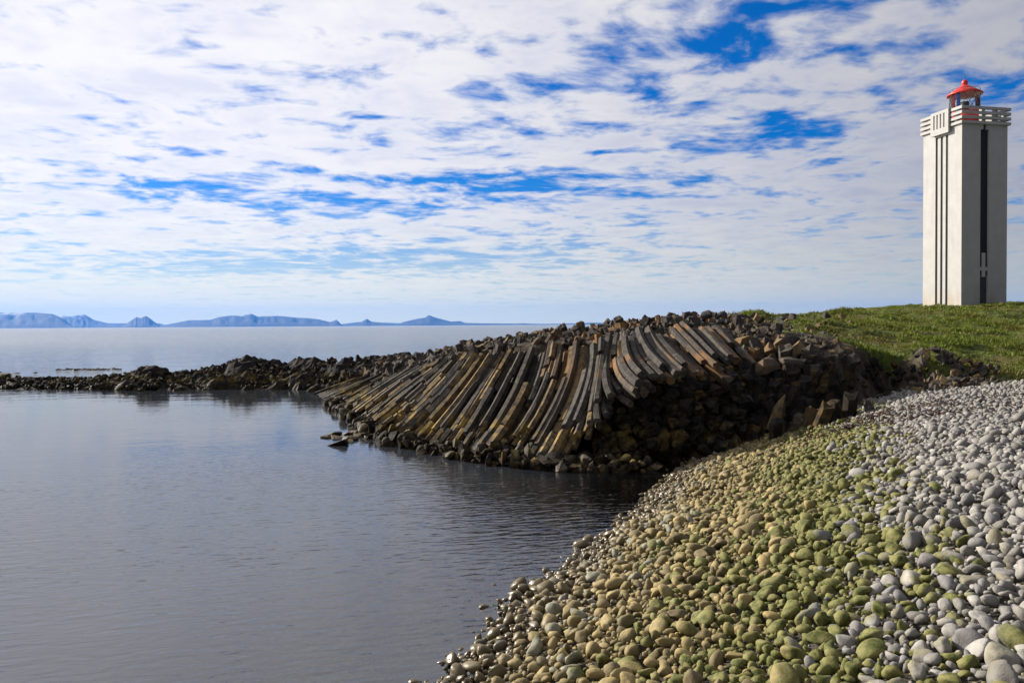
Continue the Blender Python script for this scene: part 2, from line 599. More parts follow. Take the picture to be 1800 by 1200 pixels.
OUT = np.array([(-9.5, 47.5), (-6.6, 38), (-3.4, 31.0), (-1.2, 28.2), (1.0, 26.4), (3.2, 25.2), (5.6, 24.9), (7.4, 24.6), (9.3, 24.2),
                (10.6, 25.2), (12.0, 26.0), (13.2, 26.3), (14.3, 25.3), (15.4, 24.2), (19, 22), (32, 17), (70, 12), (160, 40), (160, 200), (60, 150),
                (26, 95), (13, 66), (4, 54), (-6, 52)], float)
OUTW = np.array([1.6, 1.6, 1.5, 1.5, 1.4, 1.0, 0.8, 0.8, 0.9, 1.1, 1.2, 1.4, 2.6, 4.5, 6, 8, 10, 20, 20, 20, 10, 7, 4, 2.5])


def out_dist(x, y):
    """signed distance to the outline of the headland (inside positive) and the edge width there"""
    x = np.asarray(x, float)
    y = np.asarray(y, float)
    best = np.full(x.shape, 1e9)
    wd = np.full(x.shape, 1.0)
    ins = np.zeros(x.shape, bool)
    n = len(OUT)
    for i in range(n):
        a, b = OUT[i], OUT[(i + 1) % n]
        e = b - a
        t = np.clip(((x - a[0]) * e[0] + (y - a[1]) * e[1]) / (e @ e), 0, 1)
        dd = np.hypot(x - a[0] - t * e[0], y - a[1] - t * e[1])
        k = dd < best
        best = np.where(k, dd, best)
        wd = np.where(k, OUTW[i] * (1 - t) + OUTW[(i + 1) % n] * t, wd)
        cr = ((a[1] > y) != (b[1] > y)) & (x < e[0] * (y - a[1]) / (e[1] if e[1] else 1e-9) + a[0])
        ins ^= cr
    return np.where(ins, best, -best), wd


# flow lines of the fan: (top, bend, foot), each a photo pixel and a distance
KEYS = [
    ((668, 652, 47.0), (620, 668, 47.0), (556, 690, 47.5)),
    ((715, 643, 40.0), (660, 672, 40.0), (590, 708, 41.0)),
    ((765, 638, 33.5), (700, 678, 33.5), (622, 737, 34.2)),
    ((830, 622, 29.0), (772, 698, 28.3), (690, 776, 27.4)),
    ((905, 612, 28.0), (853, 705, 26.6), (790, 797, 25.0)),
    ((962, 607, 27.4), (928, 700, 25.6), (858, 806, 23.8)),
    ((1012, 603, 27.0), (985, 700, 25.0), (925, 815, 23.0)),
    ((1040, 600, 26.8), (1030, 690, 24.4), (985, 790, 22.6)),
    ((1056, 598, 26.6), (1052, 668, 24.2), (1040, 735, 22.4)),
    ((1078, 594, 26.8), (1078, 650, 24.4), (1112, 690, 22.5)),
    ((1112, 588, 27.4), (1130, 630, 25.0), (1160, 665, 23.0)),
    ((1160, 580, 28.0), (1185, 615, 25.8), (1225, 648, 23.8)),
    ((1215, 575, 28.6), (1245, 605, 26.6), (1285, 640, 24.6)),
    ((1270, 580, 29.0), (1300, 610, 27.2), (1335, 650, 25.2)),
]
KP = np.array([[P(*q) for q in k] for k in KEYS])           # (n,3 points,3)
seg = np.linalg.norm(np.diff(KP[:, 1], axis=0), axis=1)
KS = np.concatenate([[0], np.cumsum(seg)])                   # arc length at mid height
LTOT = KS[-1]


def flow(s, t):
    """point on the fan surface: s metres along it, t from the top (0) to the foot (1)"""
    s = np.asarray(s, float)
    pts = [np.stack([np.interp(s, KS, KP[:, j, c]) for c in range(3)], -1) for j in range(3)]
    t = np.asarray(t, float)[..., None]
    mid = 2 * pts[1] - 0.5 * (pts[0] + pts[2])
    return (1 - t) ** 2 * pts[0] + 2 * t * (1 - t) * mid + t * t * pts[2]



CTRL = [P(*q) for q in (
    (640, 650, 47), (660, 643, 50), (700, 632, 42), (760, 634, 36), (830, 619, 31), (905, 607, 29.5), (960, 599, 29.5), (1020, 590, 29.5),
    (1100, 580, 30), (1160, 569, 31), (1240, 560, 32), (1330, 557, 38), (1290, 592, 28.5), (1350, 610, 27.5), (1400, 612, 27.5), (1450, 551, 45),
    (1450, 604, 27.5), (1510, 610, 27.8), (1560, 618, 28.2), (1560, 568, 40), (1690, 640, 28), (1690, 572, 42), (1800, 662, 25.5), (1800, 600, 34),
    (1690, 538.5, 57), (1800, 534, 60), (1610, 541, 57), (1000, 590, 36), (1100, 578, 40))]
CTRL += [np.array(q, float) for q in ((34, 63, 5.4), (34, 80, 5.3), (60, 58, 6.0), (60, 30, 4.5), (60, 100, 5.0), (120, 80, 6), (120, 160, 5),
                                      (22, 17, 2.6), (14, 62, 3.4), (4, 50, 2.2), (25, 90, 3.4), (-5, 50, 1.4), (32, 14, 2.6), (70, 10, 3))]
for k_ in (9, 10, 11, 12, 13):
    for t_, dz_ in ((0.12, 0.3), (0.45, 0.55), (0.8, 0.75)):
        CTRL.append(flow(np.array(KS[k_]), np.array(t_)) - np.array([0, 0, dz_]))
CTRL = np.array(CTRL)


def _rbf_fit():
    d = np.hypot(CTRL[:, None, 0] - CTRL[None, :, 0], CTRL[:, None, 1] - CTRL[None, :, 1])
    n = len(CTRL)
    A = np.zeros((n + 1, n + 1))
    A[:n, :n] = -d - np.eye(n) * 0.15
    A[:n, n] = 1
    A[n, :n] = 1
    return np.linalg.solve(A, np.append(CTRL[:, 2], 0))


RBF = _rbf_fit()


def plateau(x, y):
    sh = np.shape(x)
    x = np.ravel(x)
    y = np.ravel(y)
    r = np.full(x.shape, RBF[-1])
    for c, wt in zip(CTRL, RBF[:-1]):
        r = r - wt * np.hypot(x - c[0], y - c[1])
    return r.reshape(sh)


def grassiness(x, y):
    g = sstep(x + 1.8 * vnoise(x * 0.4, y * 0.4, 9.0) + np.clip((y - 30) * 0.12, -1, 2.0), 9.0, 13.5)
    dd, wd = out_dist(x, y)
    face = sstep(dd / wd, 0.55, 1.25)
    right = sstep(x, 13.0, 14.6)
    return g * np.maximum(face, right)


def land_z(x, y):
    dd, wd = out_dist(x, y)
    dd = dd + 0.5 * fbm(x * 0.7, y * 0.7, 5.0, 3) * np.clip(wd, 0.5, 2)
    H = plateau(x, y)
    zf = beach_z(x, y) - 0.5
    zf = np.where(x < 6, -1.2, zf)
    s = sstep(dd / wd, 0.0, 1.0)
    s = np.where(dd < 0, 0, s)
    g = sstep(x, 8, 14)
    rough = 0.16 * fbm(x * 0.45, y * 0.45, 2.0, 3) + (0.10 * g + 0.13 * (1 - g)) * fbm(x * 1.6, y * 1.6, 8.0, 3)
    lt = np.hypot(x - 34.2, y - 60.3)
    rough = rough * sstep(lt, 2.0, 8.0)
    z = zf + (H - zf) * s + rough * s
    return np.where(dd < -0.2, zf - 1.0, z)


def axis(a, b, st, far, g=1.18):
    v = list(np.arange(a, b, st))
    s = st
    while v[-1] < far:
        s *= g
        v.append(v[-1] + s)
    return np.array(v)


# sea
S = 60000.0
me = np_mesh('sea', [(-S, -S, 0), (S, -S, 0), (S, S, 0), (-S, S, 0)], [(0, 1, 2, 3)])
tag(link('sea', me, mat=WATER), kind='structure')
me = np_mesh('sea_floor', [(-S, -S, -3), (S, -S, -3), (S, S, -3), (-S, S, -3)], [(0, 1, 2, 3)])
tag(link('sea_floor', me, mat=GRAVEL), kind='structure')

# beach sheet
xs = np.arange(-20, 27, 0.16)
ys = np.arange(-8, 33, 0.16)
X, Y = np.meshgrid(xs, ys, indexing='ij')
Z = beach_z(X, Y) - 0.11 + 0.03 * fbm(X * 3, Y * 3, 0.0, 2)
beach = link('beach', np_mesh('beach', np.stack([X, Y, Z], -1).reshape(-1, 3), grid_faces(len(xs), len(ys)), True), mat=GRAVEL)
tag(beach, kind='structure')

# headland sheet
xs = axis(-12, 42, 0.22, 170)
ys = axis(16, 66, 0.22, 210)
X, Y = np.meshgrid(xs, ys, indexing='ij')
Z = land_z(X, Y)
headland = link('headland', np_mesh('headland', np.stack([X, Y, Z], -1).reshape(-1, 3), grid_faces(len(xs), len(ys)), True,
                                    {'grass': grassiness(X, Y).ravel()}), mat=LAND)
tag(headland, kind='structure')

# ------------------------------------------------------------------ rock shapes
def hull_block(seed, n=16, squash=(1, 1, 1)):
    r = np.random.default_rng(seed)
    bm = bmesh.new()
    for i in range(n):
        v = r.normal(size=3)
        v /= np.max(np.abs(v)) ** 0.75 * np.linalg.norm(v) ** 0.25
        v *= r.uniform(0.8, 1.0)
        bm.verts.new(tuple(v * np.array(squash)))
    res = bmesh.ops.convex_hull(bm, input=bm.verts)
    junk = list({e for e in res['geom_interior'] + res['geom_unused'] if isinstance(e, bmesh.types.BMVert)})
    if junk:
        bmesh.ops.delete(bm, geom=junk, context='VERTS')
    bmesh.ops.triangulate(bm, faces=bm.faces)
    V = np.array([v.co[:] for v in bm.verts])
    bm.verts.index_update()
    Fc = np.array([[v.index for v in f.verts] for f in bm.faces])
    bm.free()
    return V, Fc


def ico(sub):
    bm = bmesh.new()
    bmesh.ops.create_icosphere(bm, subdivisions=sub, radius=1.0)
    V = np.array([v.co[:] for v in bm.verts])
    bm.verts.index_update()
    Fc = np.array([[v.index for v in f.verts] for f in bm.faces])
    bm.free()
    return V, Fc


def pebble(seed, sub):
    """rounded cobble: a sphere softly cut by a few planes"""
    r = np.random.default_rng(seed)
    V, Fc = ico(sub)
    k = 20.0
    tot = np.ones(len(V))
    for i in range(r.integers(7, 13)):
        nrm = r.normal(size=3)
        nrm /= np.linalg.norm(nrm)
        c = r.uniform(0.46, 0.86)
        tot += np.clip(V @ nrm / c, 0, None) ** k
    rad = tot ** (-1 / k)
    rad *= 1 + 0.16 * vnoise(V[:, 0] * 1.3 + seed, V[:, 1] * 1.3, V[:, 2] * 1.3)
    V = V * rad[:, None]
    V /= np.abs(V).max()
    return V, Fc


BLOCKS = [hull_block(40 + i, 14 + i % 5, sq) for i, sq in enumerate(((1, 0.8, 0.7), (1, 0.7, 0.6), (0.9, 0.9, 0.8), (1, 0.6, 0.5), (0.8, 0.8, 1), (1, 0.9, 0.5),
                                                                       (1, 0.75, 0.9), (0.7, 0.7, 1), (1, 0.5, 0.6), (0.9, 0.8, 0.65)))]


def stub(seed):
    """a short broken piece of a basalt column"""
    r = np.random.default_rng(seed)
    k = int(r.integers(5, 7))
    a = np.arange(k) / k * 2 * math.pi + r.uniform(-0.15, 0.15, k)
    rad = r.uniform(0.85, 1.05, k)
    lo = np.stack([np.cos(a) * rad, np.sin(a) * rad, -1 + r.uniform(-.15, .15, k)], 1)
    hi = np.stack([np.cos(a) * rad, np.sin(a) * rad, 1 + r.uniform(-.2, .2, k)], 1)
    V = np.concatenate([lo, hi, [[0, 0, -1]], [[0, 0, 1.05]]])
    Fc = []
    for i in range(k):
        j = (i + 1) % k
        Fc += [(i, j, k + j), (i, k + j, k + i), (j, i, 2 * k), (k + i, k + j, 2 * k + 1)]
    return V, np.array(Fc)


STUBS = [stub(70 + i) for i in range(8)]
PEB2 = [pebble(100 + i, 3) for i in range(14)]
PEB1 = [pebble(100 + i, 2) for i in range(14)]
RMESH = {}


def shared_mesh(kind, i, mat):
    key = (kind, i, mat.name)
    if key not in RMESH:
        V, Fc = {'block': BLOCKS, 'stub': STUBS, 'pebble': PEB1}[kind][i]
        me = np_mesh(kind + '_shape', V, Fc, kind == 'pebble')
        me.materials.append(mat)
        RMESH[key] = me
    return RMESH[key]


def tmat(loc, rot, sc):
    return Matrix.Translation(loc) @ rot.to_matrix().to_4x4() @ Matrix.Diagonal((*sc, 1))


def place(name, kind, i, mat, M, parent):
    o = link(name, shared_mesh(kind, i, mat), parent)
    o.matrix_world = M
    return o


def join(name, items, shapes, mat, parent=None, smooth=False):
    """items: list of (shape index, matrix, rnd) -> one mesh object"""
    Vs, Fs, Rn = [], [], []
    off = 0
    for i, M, rn in items:
        V, Fc = shapes(i)
        A = np.array(M)
        Vs.append(V @ A[:3, :3].T + A[:3, 3])
        Fs.append(Fc + off)
        Rn.append(np.full(len(V), rn))
        off += len(V)
    me = np_mesh(name, np.concatenate(Vs), np.concatenate(Fs), smooth, {'rnd': np.concatenate(Rn)})
    o = link(name, me, parent, mat)
    o['kind'] = 'stuff'
    return o


def rrot(tilt=3.14):
    return Euler((random.uniform(-tilt, tilt), random.uniform(-tilt, tilt), random.uniform(0, 6.28)))


# ------------------------------------------------------------------ the fan of basalt columns
# core under the columns
ns, nt = 120, 24
S_, T_ = np.meshgrid(np.linspace(0, LTOT, ns), np.linspace(0.03, 1.06, nt), indexing='ij')
T_ = 0.03 + (T_ - 0.03) * np.interp(S_, [KS[7], KS[9]], [1.0, 0.74])
core = flow(S_, T_)
core += np.array([0.10, 0.85, -0.35])
core += 0.10 * fbm(S_ * 1.3, T_ * 7, 1.0, 3)[..., None]
corem = np_mesh('column_core', core.reshape(-1, 3), grid_faces(ns, nt), False)
link('column_core', corem, headland, BASALT)

COLS = []


def column(s, t0, t1, r, off, sides=6, taper=0.0):
    n = max(3, int(3 + 6 * (t1 - t0)))
    ts = np.linspace(t0, t1, n)
    s_drift = s + 0.05 * np.sin(ts * 5 + s)
    C = flow(s_drift, ts) + np.asarray(off)
    T = np.gradient(C, axis=0)
    T /= np.linalg.norm(T, axis=1)[:, None]
    N0 = np.array([-0.15, -0.72, 0.68])
    Sd = np.cross(T, N0)
    Sd /= np.linalg.norm(Sd, axis=1)[:, None]
    U = np.cross(Sd, T)
    tw = random.uniform(0, math.pi / 3)
    ang = np.arange(sides) / sides * 2 * math.pi + tw + rng.uniform(-0.13, 0.13, sides)
    rad = r * rng.uniform(0.88, 1.1, sides)
    rings = []
    for i in range(n):
        rr = rad * (1 + 0.08 * rng.uniform(-1, 1, sides)) * (1 + taper * i / n)
        rings.append(C[i] + np.outer(np.cos(ang) * rr, Sd[i]) + np.outer(np.sin(ang) * rr, U[i]))
    # uneven broken ends
    rings[0] = rings[0] + np.outer(rng.uniform(-0.25, 0.25, sides) * r, T[0])
    rings[-1] = rings[-1] + np.outer(rng.uniform(-0.35, 0.35, sides) * r, T[-1])
    V = np.concatenate(rings + [[rings[0].mean(0)], [rings[-1].mean(0)]])
    Fc, UVs = [], []
    L = np.concatenate([[0], np.cumsum(np.linalg.norm(np.diff(C, axis=0), axis=1))])
    for i in range(n - 1):
        for k in range(sides):
            k2 = (k + 1) % sides
            a, b, c, d = i * sides + k, i * sides + k2, (i + 1) * sides + k2, (i + 1) * sides + k
            Fc += [(a, d, c), (a, c, b)]
            ua, ub = k * 0.3, (k + 1) * 0.3
            UVs += [(ua, L[i]), (ua, L[i + 1]), (ub, L[i + 1]), (ua, L[i]), (ub, L[i + 1]), (ub, L[i])]
    m0, m1 = n * sides, n * sides + 1
    for k in range(sides):
        k2 = (k + 1) % sides
        Fc += [(k, k2, m0), ((n - 1) * sides + k2, (n - 1) * sides + k, m1)]
        UVs += [(0, 0)] * 6
    size = r * 2 * L[-1] / max(8.0, np.linalg.norm(C[n // 2] - np.array([0, 0, 4.0]))) ** 2
    COLS.append((size, V, np.array(Fc), np.array(UVs), TIDAL_SHADE if s < KS[1] + random.uniform(0, 5) else BASALT))


s = 0.0
while s < LTOT:
    f = s / LTOT
    dist = np.interp(s, KS, KP[:, 1, 1])
    left = s < KS[3]
    r = random.uniform(0.075, 0.115) if s < KS[1] + 2 else random.uniform(0.10, 0.15) if left else random.uniform(0.105, 0.165)
    over = s > KS[8] + 0.2                      # the part that overhangs the hollow
    for layer in (0, 1, 2):
        off = np.array([0.0, 0.30 * layer + random.uniform(-0.05, 0.12), -0.16 * layer + random.uniform(-0.06, 0.06)])
        ss = s + (0.5 * r if layer == 1 else 0) + random.uniform(-0.05, 0.05)
        if left:
            cuts = [-0.05] + sorted(random.uniform(0.05, 0.95) for _ in range(random.randint(3, 6))) + [1.04]
        elif over:
            cuts = [random.uniform(-0.1, 0.15), random.uniform(0.3, 0.6), random.uniform(0.82, 1.05)] if random.random() < 0.35 else [random.uniform(-0.1, 0.1), random.uniform(0.8, 1.05)]
        else:
            cuts = [random.uniform(-0.03, 0.06), random.uniform(0.74, 0.9), 1.05]
            for _ in range(random.choice((0, 1, 1, 2))):
                cuts.append(random.uniform(0.1, 0.72))
            cuts.sort()
        for a, b in zip(cuts[:-1], cuts[1:]):
            if b - a < 0.05:
                continue
            miss = {0: 0.18 if over else 0.36, 1: 0.14, 2: 0.0}[layer]
            if random.random() < miss:
                continue
            o2 = off + np.array([random.uniform(-0.03, 0.03), random.uniform(-0.06, 0.2), random.uniform(-0.14, 0.04)])
            column(ss, a, b - 0.01, r * random.uniform(0.92, 1.06), o2, random.choice((6, 6, 6, 5)))
    s += r * 1.72

COLS.sort(key=lambda q: -q[0])


def col_mesh(name, parts, mat):
    V = np.concatenate([p[1] for p in parts])
    off = np.cumsum([0] + [len(p[1]) for p in parts[:-1]])
    Fc = np.concatenate([p[2] + o for p, o in zip(parts, off)])
    UV = np.concatenate([p[3] for p in parts])
    rn = np.concatenate([np.full(len(p[1]), random.random() if len(parts) > 1 else 0.0) for p in parts])
    me = np_mesh(name, V, Fc, False, {'rnd': rn})
    ul = me.uv_layers.new(name='UVMap')
    ul.data.foreach_set('uv', UV.astype(np.float32).ravel())
    me.materials.append(mat)
    return me


for q in COLS[:300]:
    link('basalt_column', col_mesh('basalt_column', [q], q[4]), headland)
for nm, mt_ in (('broken_columns', BASALT), ('dark_broken_columns', TIDAL_SHADE)):
    grp = [q for q in COLS[300:] if q[4] is mt_]
    if grp:
        tag(link(nm, col_mesh(nm, grp, mt_), headland), kind='stuff')

# ------------------------------------------------------------------ loose rock on and around the headland
rocks = []        # (apparent size, kind, index, matrix)


def add_rock(p, size, kind='block', tilt=3.14, sc=None, rot=None, mat=None):
    sc = sc or (size * random.uniform(0.8, 1.25), size * random.uniform(0.8, 1.2), size * random.uniform(0.7, 1.1))
    i = random.randrange({'block': len(BLOCKS), 'stub': len(STUBS), 'pebble': 14}[kind])
    d = math.dist(p, (0, 0, CAM_Z))
    rocks.append((size / d, kind, i, tmat(p, rot or rrot(tilt), sc), mat or BASALT))


def on_land(x, y, dz=0.0):
    return (x, y, float(land_z(np.array([x]), np.array([y]))[0]) + dz)


# rubble of broken column heads along the ridge
RID = np.array([P(*q) for q in ((600, 650, 50), (660, 645, 49), (715, 634, 41), (765, 629, 35.5), (830, 616, 30.5), (905, 605, 29.4), (962, 598, 29),
                                (1012, 594, 28.6), (1056, 588, 28.4), (1112, 580, 29), (1160, 572, 29.6), (1215, 566, 30), (1270, 570, 30.5), (1330, 585, 30))])
rs = np.concatenate([[0], np.cumsum(np.linalg.norm(np.diff(RID, axis=0), axis=1))])
for k in range(1300):
    q = random.uniform(0, rs[-1])
    if q < rs[3] and random.random() < 0.35:
        q = random.uniform(rs[3], rs[-1])
    c = [np.interp(q, rs, RID[:, j]) for j in range(3)]
    back = random.uniform(-0.9, 4.2)
    x, y = c[0] + random.uniform(-0.4, 0.4) + back * 0.25, c[1] + back
    zt = float(land_z(np.array([x]), np.array([y]))[0])
    z = max(zt, c[2] - 0.25 if back < 0.6 else zt)
    if zt < 0.4 and back > 0.6:
        continue
    size = random.choice((0.08, 0.11, 0.14, 0.19, 0.24)) * random.uniform(0.8, 1.2)
    if random.random() < 0.55:
        r = size * 0.8
        add_rock((x, y, z + 0.03), size, 'stub', sc=(r, r, r * random.uniform(0.9, 1.9)), rot=Euler((random.gauss(0.15, 0.35), random.gauss(0, 0.35), random.uniform(0, 6.28))))
    else:
        add_rock((x, y, z + 0.04), size)
# stones strewn over the thin turf towards the grass
for k in range(230):
    u, dd = random.gauss(1330, 75), random.uniform(28.5, 44)
    p = P(u, 570, dd)
    if out_dist(np.array([p[0]]), np.array([p[1]]))[0][0] < 0.3:
        continue
    add_rock(on_land(p[0], p[1], 0.02), random.choice((0.09, 0.13, 0.18, 0.26)) * random.uniform(0.8, 1.2))
# weed-covered rocks along the foot of the columns
for k in range(520):
    s = random.uniform(KS[1], KS[8] + 1.2) if k > 60 else random.uniform(KS[6], KS[9] + 1)
    p = flow(np.array(min(s, KS[8])), np.array(1.0 + random.uniform(-0.05, 0.04)))
    ex = max(0, s - KS[8])
    x, y = p[0] + ex + random.uniform(-0.25, 0.25), p[1] + random.uniform(-0.85, 0.35)
    size = random.choice((0.13, 0.18, 0.24, 0.32)) * random.uniform(0.8, 1.2)
    add_rock((x, y, random.uniform(-0.12, 0.22)), size, random.choice(('block', 'block', 'pebble')), sc=(size * 1.2, size, size * 0.75), mat=TIDAL_SHADE if random.random() < 0.8 else BASALT)
# low weedy spit in front of the columns
for k in range(40):
    p = PZ(random.gauss(640, 28), random.gauss(766, 6), 0.0)
    size = random.uniform(0.12, 0.34)
    add_rock((p[0], p[1], random.uniform(-0.08, 0.05)), size, sc=(size * 1.5, size, size * 0.5), tilt=0.4)
# shaded wall of the hollow: ends of columns that point out of the wall
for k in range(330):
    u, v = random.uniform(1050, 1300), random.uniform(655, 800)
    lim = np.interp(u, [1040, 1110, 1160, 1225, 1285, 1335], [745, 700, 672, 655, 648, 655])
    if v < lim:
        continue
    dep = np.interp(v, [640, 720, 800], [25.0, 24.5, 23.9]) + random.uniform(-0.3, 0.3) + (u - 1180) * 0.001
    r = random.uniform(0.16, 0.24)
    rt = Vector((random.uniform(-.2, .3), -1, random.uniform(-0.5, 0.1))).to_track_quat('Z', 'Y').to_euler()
    add_rock(tuple(P(u, v, dep)), r, 'stub', sc=(r, r, random.uniform(0.5, 0.9)), rot=rt, mat=TIDAL_SHADE)  # shade of the hollow painted in by the darker rock colour
# blocky cliff to the right of the hollow, its stones set on the slope itself
def on_slope(u, v):
    ray = M3 @ np.array([(u - 900) / F, -(v - 600) / F, -1.0])
    d0, d1, st = 20.0, 56.0, 0.75
    for _ in range(2):
        dd = np.arange(d0, d1, st)
        q = dd[:, None] * ray + np.array([0, 0, CAM_Z])
        hit = np.nonzero(q[:, 2] < np.maximum(land_z(q[:, 0], q[:, 1]), beach_z(q[:, 0], q[:, 1])))[0]
        if not len(hit):
            return None
        d0, d1, st = dd[hit[0]] - st, dd[hit[0]] + 0.01, 0.08
    return q[hit[0]]


for k in range(480):
    u = random.uniform(1265, 1490)
    top = np.interp(u, [1270, 1330, 1400, 1475], [625, 596, 600, 622])
    bot = np.interp(u, [1270, 1340, 1400, 1475], [790, 778, 768, 742])
    v = random.uniform(top, bot)
    q = on_slope(u, v)
    if q is None:
        continue
    size = random.choice((0.09, 0.12, 0.16, 0.22, 0.32)) * random.uniform(0.8, 1.2)
    if u > 1430:
        size = min(size, 0.24)
    out = np.array([0.15, -0.6, 0.25]) * size * random.uniform(-0.3, 0.6)
    mt = TIDAL_SHADE if v > top + 45 else BASALT  # darker colour below the cliff top paints in its shade
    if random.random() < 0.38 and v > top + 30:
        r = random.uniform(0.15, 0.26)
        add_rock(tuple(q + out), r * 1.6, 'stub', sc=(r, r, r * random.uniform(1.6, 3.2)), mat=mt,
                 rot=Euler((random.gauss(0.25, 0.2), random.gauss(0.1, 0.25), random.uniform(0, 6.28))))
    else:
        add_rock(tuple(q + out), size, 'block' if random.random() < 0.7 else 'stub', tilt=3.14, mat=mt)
# rubble over the low left shoulder
for k in range(170):
    q = on_slope(random.uniform(610, 790), random.uniform(628, 660))
    if q is not None and q[1] > 33:
        add_rock(tuple(q), random.choice((0.1, 0.14, 0.2, 0.28)) * random.uniform(0.8, 1.2))
# rubble over the upper right of the fan
for k in range(620):
    u, v = random.uniform(1080, 1510), random.uniform(558, 640)
    if v > np.interp(u, [1080, 1200, 1300, 1400, 1510], [588, 585, 600, 625, 640]) or v < np.interp(u, [1300, 1400, 1510], [550, 580, 612]):
        continue
    q = on_slope(u, v)
    if q is not None:
        size = random.choice((0.08, 0.11, 0.15, 0.2)) * random.uniform(0.8, 1.2)
        add_rock(tuple(q + np.array([0, 0, 0.02])), size)
for u, v, dep, sc in ((1395, 640, 25.6, (0.5, 0.42, 0.34)), (1348, 645, 25.4, (0.42, 0.4, 0.36)), (1370, 725, 23.9, (0.30, 0.28, 0.7)),
                      (1410, 745, 23.8, (0.55, 0.4, 0.4)), (1240, 555, 31.5, (0.33, 0.3, 0.24)), (1215, 690, 24.3, (0.4, 0.35, 0.3)),
                      (1232, 735, 24.1, (0.22, 0.2, 0.7)), (1300, 700, 24.4, (0.5, 0.4, 0.3))):
    add_rock(tuple(P(u, v, dep)), max(sc), 'block', tilt=0.35, sc=sc)
# earth bank strewn with stones
for k in range(260):
    u = random.uniform(1460, 1630)
    v = random.uniform(np.interp(u, [1460, 1630], [625, 650]), np.interp(u, [1460, 1560, 1630], [745, 700, 682]))
    q = on_slope(u, v)
    if q is not None:
        add_rock(tuple(q), random.choice((0.05, 0.08, 0.12, 0.18)) * random.uniform(0.8, 1.2), mat=TIDAL_SHADE)

rocks.sort(key=lambda q: -q[0])
for _, kind, i, M, mt in rocks[:300]:
    place('rock', kind, i, mt, M, headland)
rest = rocks[300:]
ALL = BLOCKS + STUBS + PEB1
BASE_I = {'block': 0, 'stub': len(BLOCKS), 'pebble': len(BLOCKS) + len(STUBS)}
for nm, mt_ in (('loose_rocks', BASALT), ('dark_loose_rocks', TIDAL_SHADE)):
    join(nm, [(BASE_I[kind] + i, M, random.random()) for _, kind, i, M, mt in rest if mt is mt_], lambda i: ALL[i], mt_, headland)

# ------------------------------------------------------------------ reef
RF = [(-260, 676, 668), (-120, 680, 668), (0, 683, 664), (100, 684, 666), (190, 685, 661), (225, 686, 656), (262, 687, 650), (300, 685, 656), (350, 684, 651),
      (395, 684, 640), (420, 684, 630), (455, 684, 633), (480, 684, 640), (510, 684, 642), (545, 686, 634), (600, 690, 632), (660, 690, 627), (720, 690, 624)]
rn_ = []
for u, vn, vt in RF:
    a = PZ(u, vn, 0.0)
    dep = a[1] + np.interp(u, [0, 300, 420, 720], [4.5, 4.5, 5.5, 6.5])
    q = P(u, vt + 3, dep)
    rn_.append((q[0], q[1], q[2], a[0], a[1]))
rn_ = np.array(rn_)
xs = np.arange(rn_[0, 0] + 1, -5.0, 0.22)
ys = np.arange(42, 72, 0.22)
X, Y = np.meshgrid(xs, ys, indexing='ij')
rx = rn_[:, 0]
yr = np.interp(X, rx, rn_[:, 1])
zr = np.interp(X, rx, rn_[:, 2])
yn = np.interp(X, rn_[:, 3], rn_[:, 4])
tn = (Y - yn) / (yr - yn)
prof = np.where(Y < yr, np.clip(tn, -1, 1) ** 1.0, 1 - np.clip((Y - yr) / 6.0, 0, 2))
blk = fbm(X * 0.8, Y * 0.8, 4.0, 4, 0.6)
cell = vnoise(np.floor(X * 1.7 + 0.6 * vnoise(X * 2, Y * 2)) * 7.1, np.floor(Y * 1.7 + 0.6 * vnoise(X * 2, Y * 2, 4)) * 3.3, 0.5)
Z = zr * np.sign(prof) * np.abs(prof) ** 0.7 + np.clip(zr, 0.35, 1.2) * 0.42 * blk + 0.14 * cell - 0.06
Z = np.clip(Z, -1.5, None)
reef = link('reef', np_mesh('reef', np.stack([X, Y, Z], -1).reshape(-1, 3), grid_faces(len(xs), len(ys)), False), mat=TIDAL_SHADE)
tag(reef, kind='structure')
rr_ = []
for k in range(2400):
    u = random.uniform(-150, 700)
    i = np.interp(u, [q[0] for q in RF], np.arange(len(RF)))
    g = [np.interp(i, np.arange(len(RF)), rn_[:, j]) for j in range(5)]
    t = random.uniform(-0.02, 1.25)
    x, y = g[3] + (g[0] - g[3]) * t, g[4] + (g[1] - g[4]) * t
    z = g[2] * min(1, max(0, t)) ** 0.7 + random.uniform(-0.1, 0.12)
    size = random.choice((0.09, 0.12, 0.17, 0.26)) * random.uniform(0.8, 1.2)
    rr_.append((random.randrange(len(BLOCKS)), tmat((x, y, z), rrot(), (size * 1.2, size, size * 0.8)), random.random()))
for k in range(60):                     # the low weedy shelf out at sea
    p = PZ(random.gauss(165, 22), 649, 0.0)
    size = random.uniform(0.2, 0.5)
    rr_.append((random.randrange(len(BLOCKS)), tmat((p[0], p[1] + random.uniform(-1, 1), -0.02), rrot(0.25), (size * 1.3, size * 0.9, size * 0.30)), random.random()))
join('reef_rocks', rr_, lambda i: BLOCKS[i], TIDAL_SHADE, reef)

# the big humped boulder on the reef
def lumpy(name, mat, loc, sc, seed, sub=4):
    V, Fc = pebble(seed, sub)
    d = 0.16 * fbm(V[:, 0] * 2.2 + seed, V[:, 1] * 2.2, V[:, 2] * 2.2, 4, 0.6)
    st = 0.06 * np.sin(V[:, 2] * 11 + 2 * V[:, 0])
    V = V * (1 + d + st)[:, None] * np.array(sc) + np.array(loc)
    return link(name, np_mesh(name, V, Fc, False), None, mat)


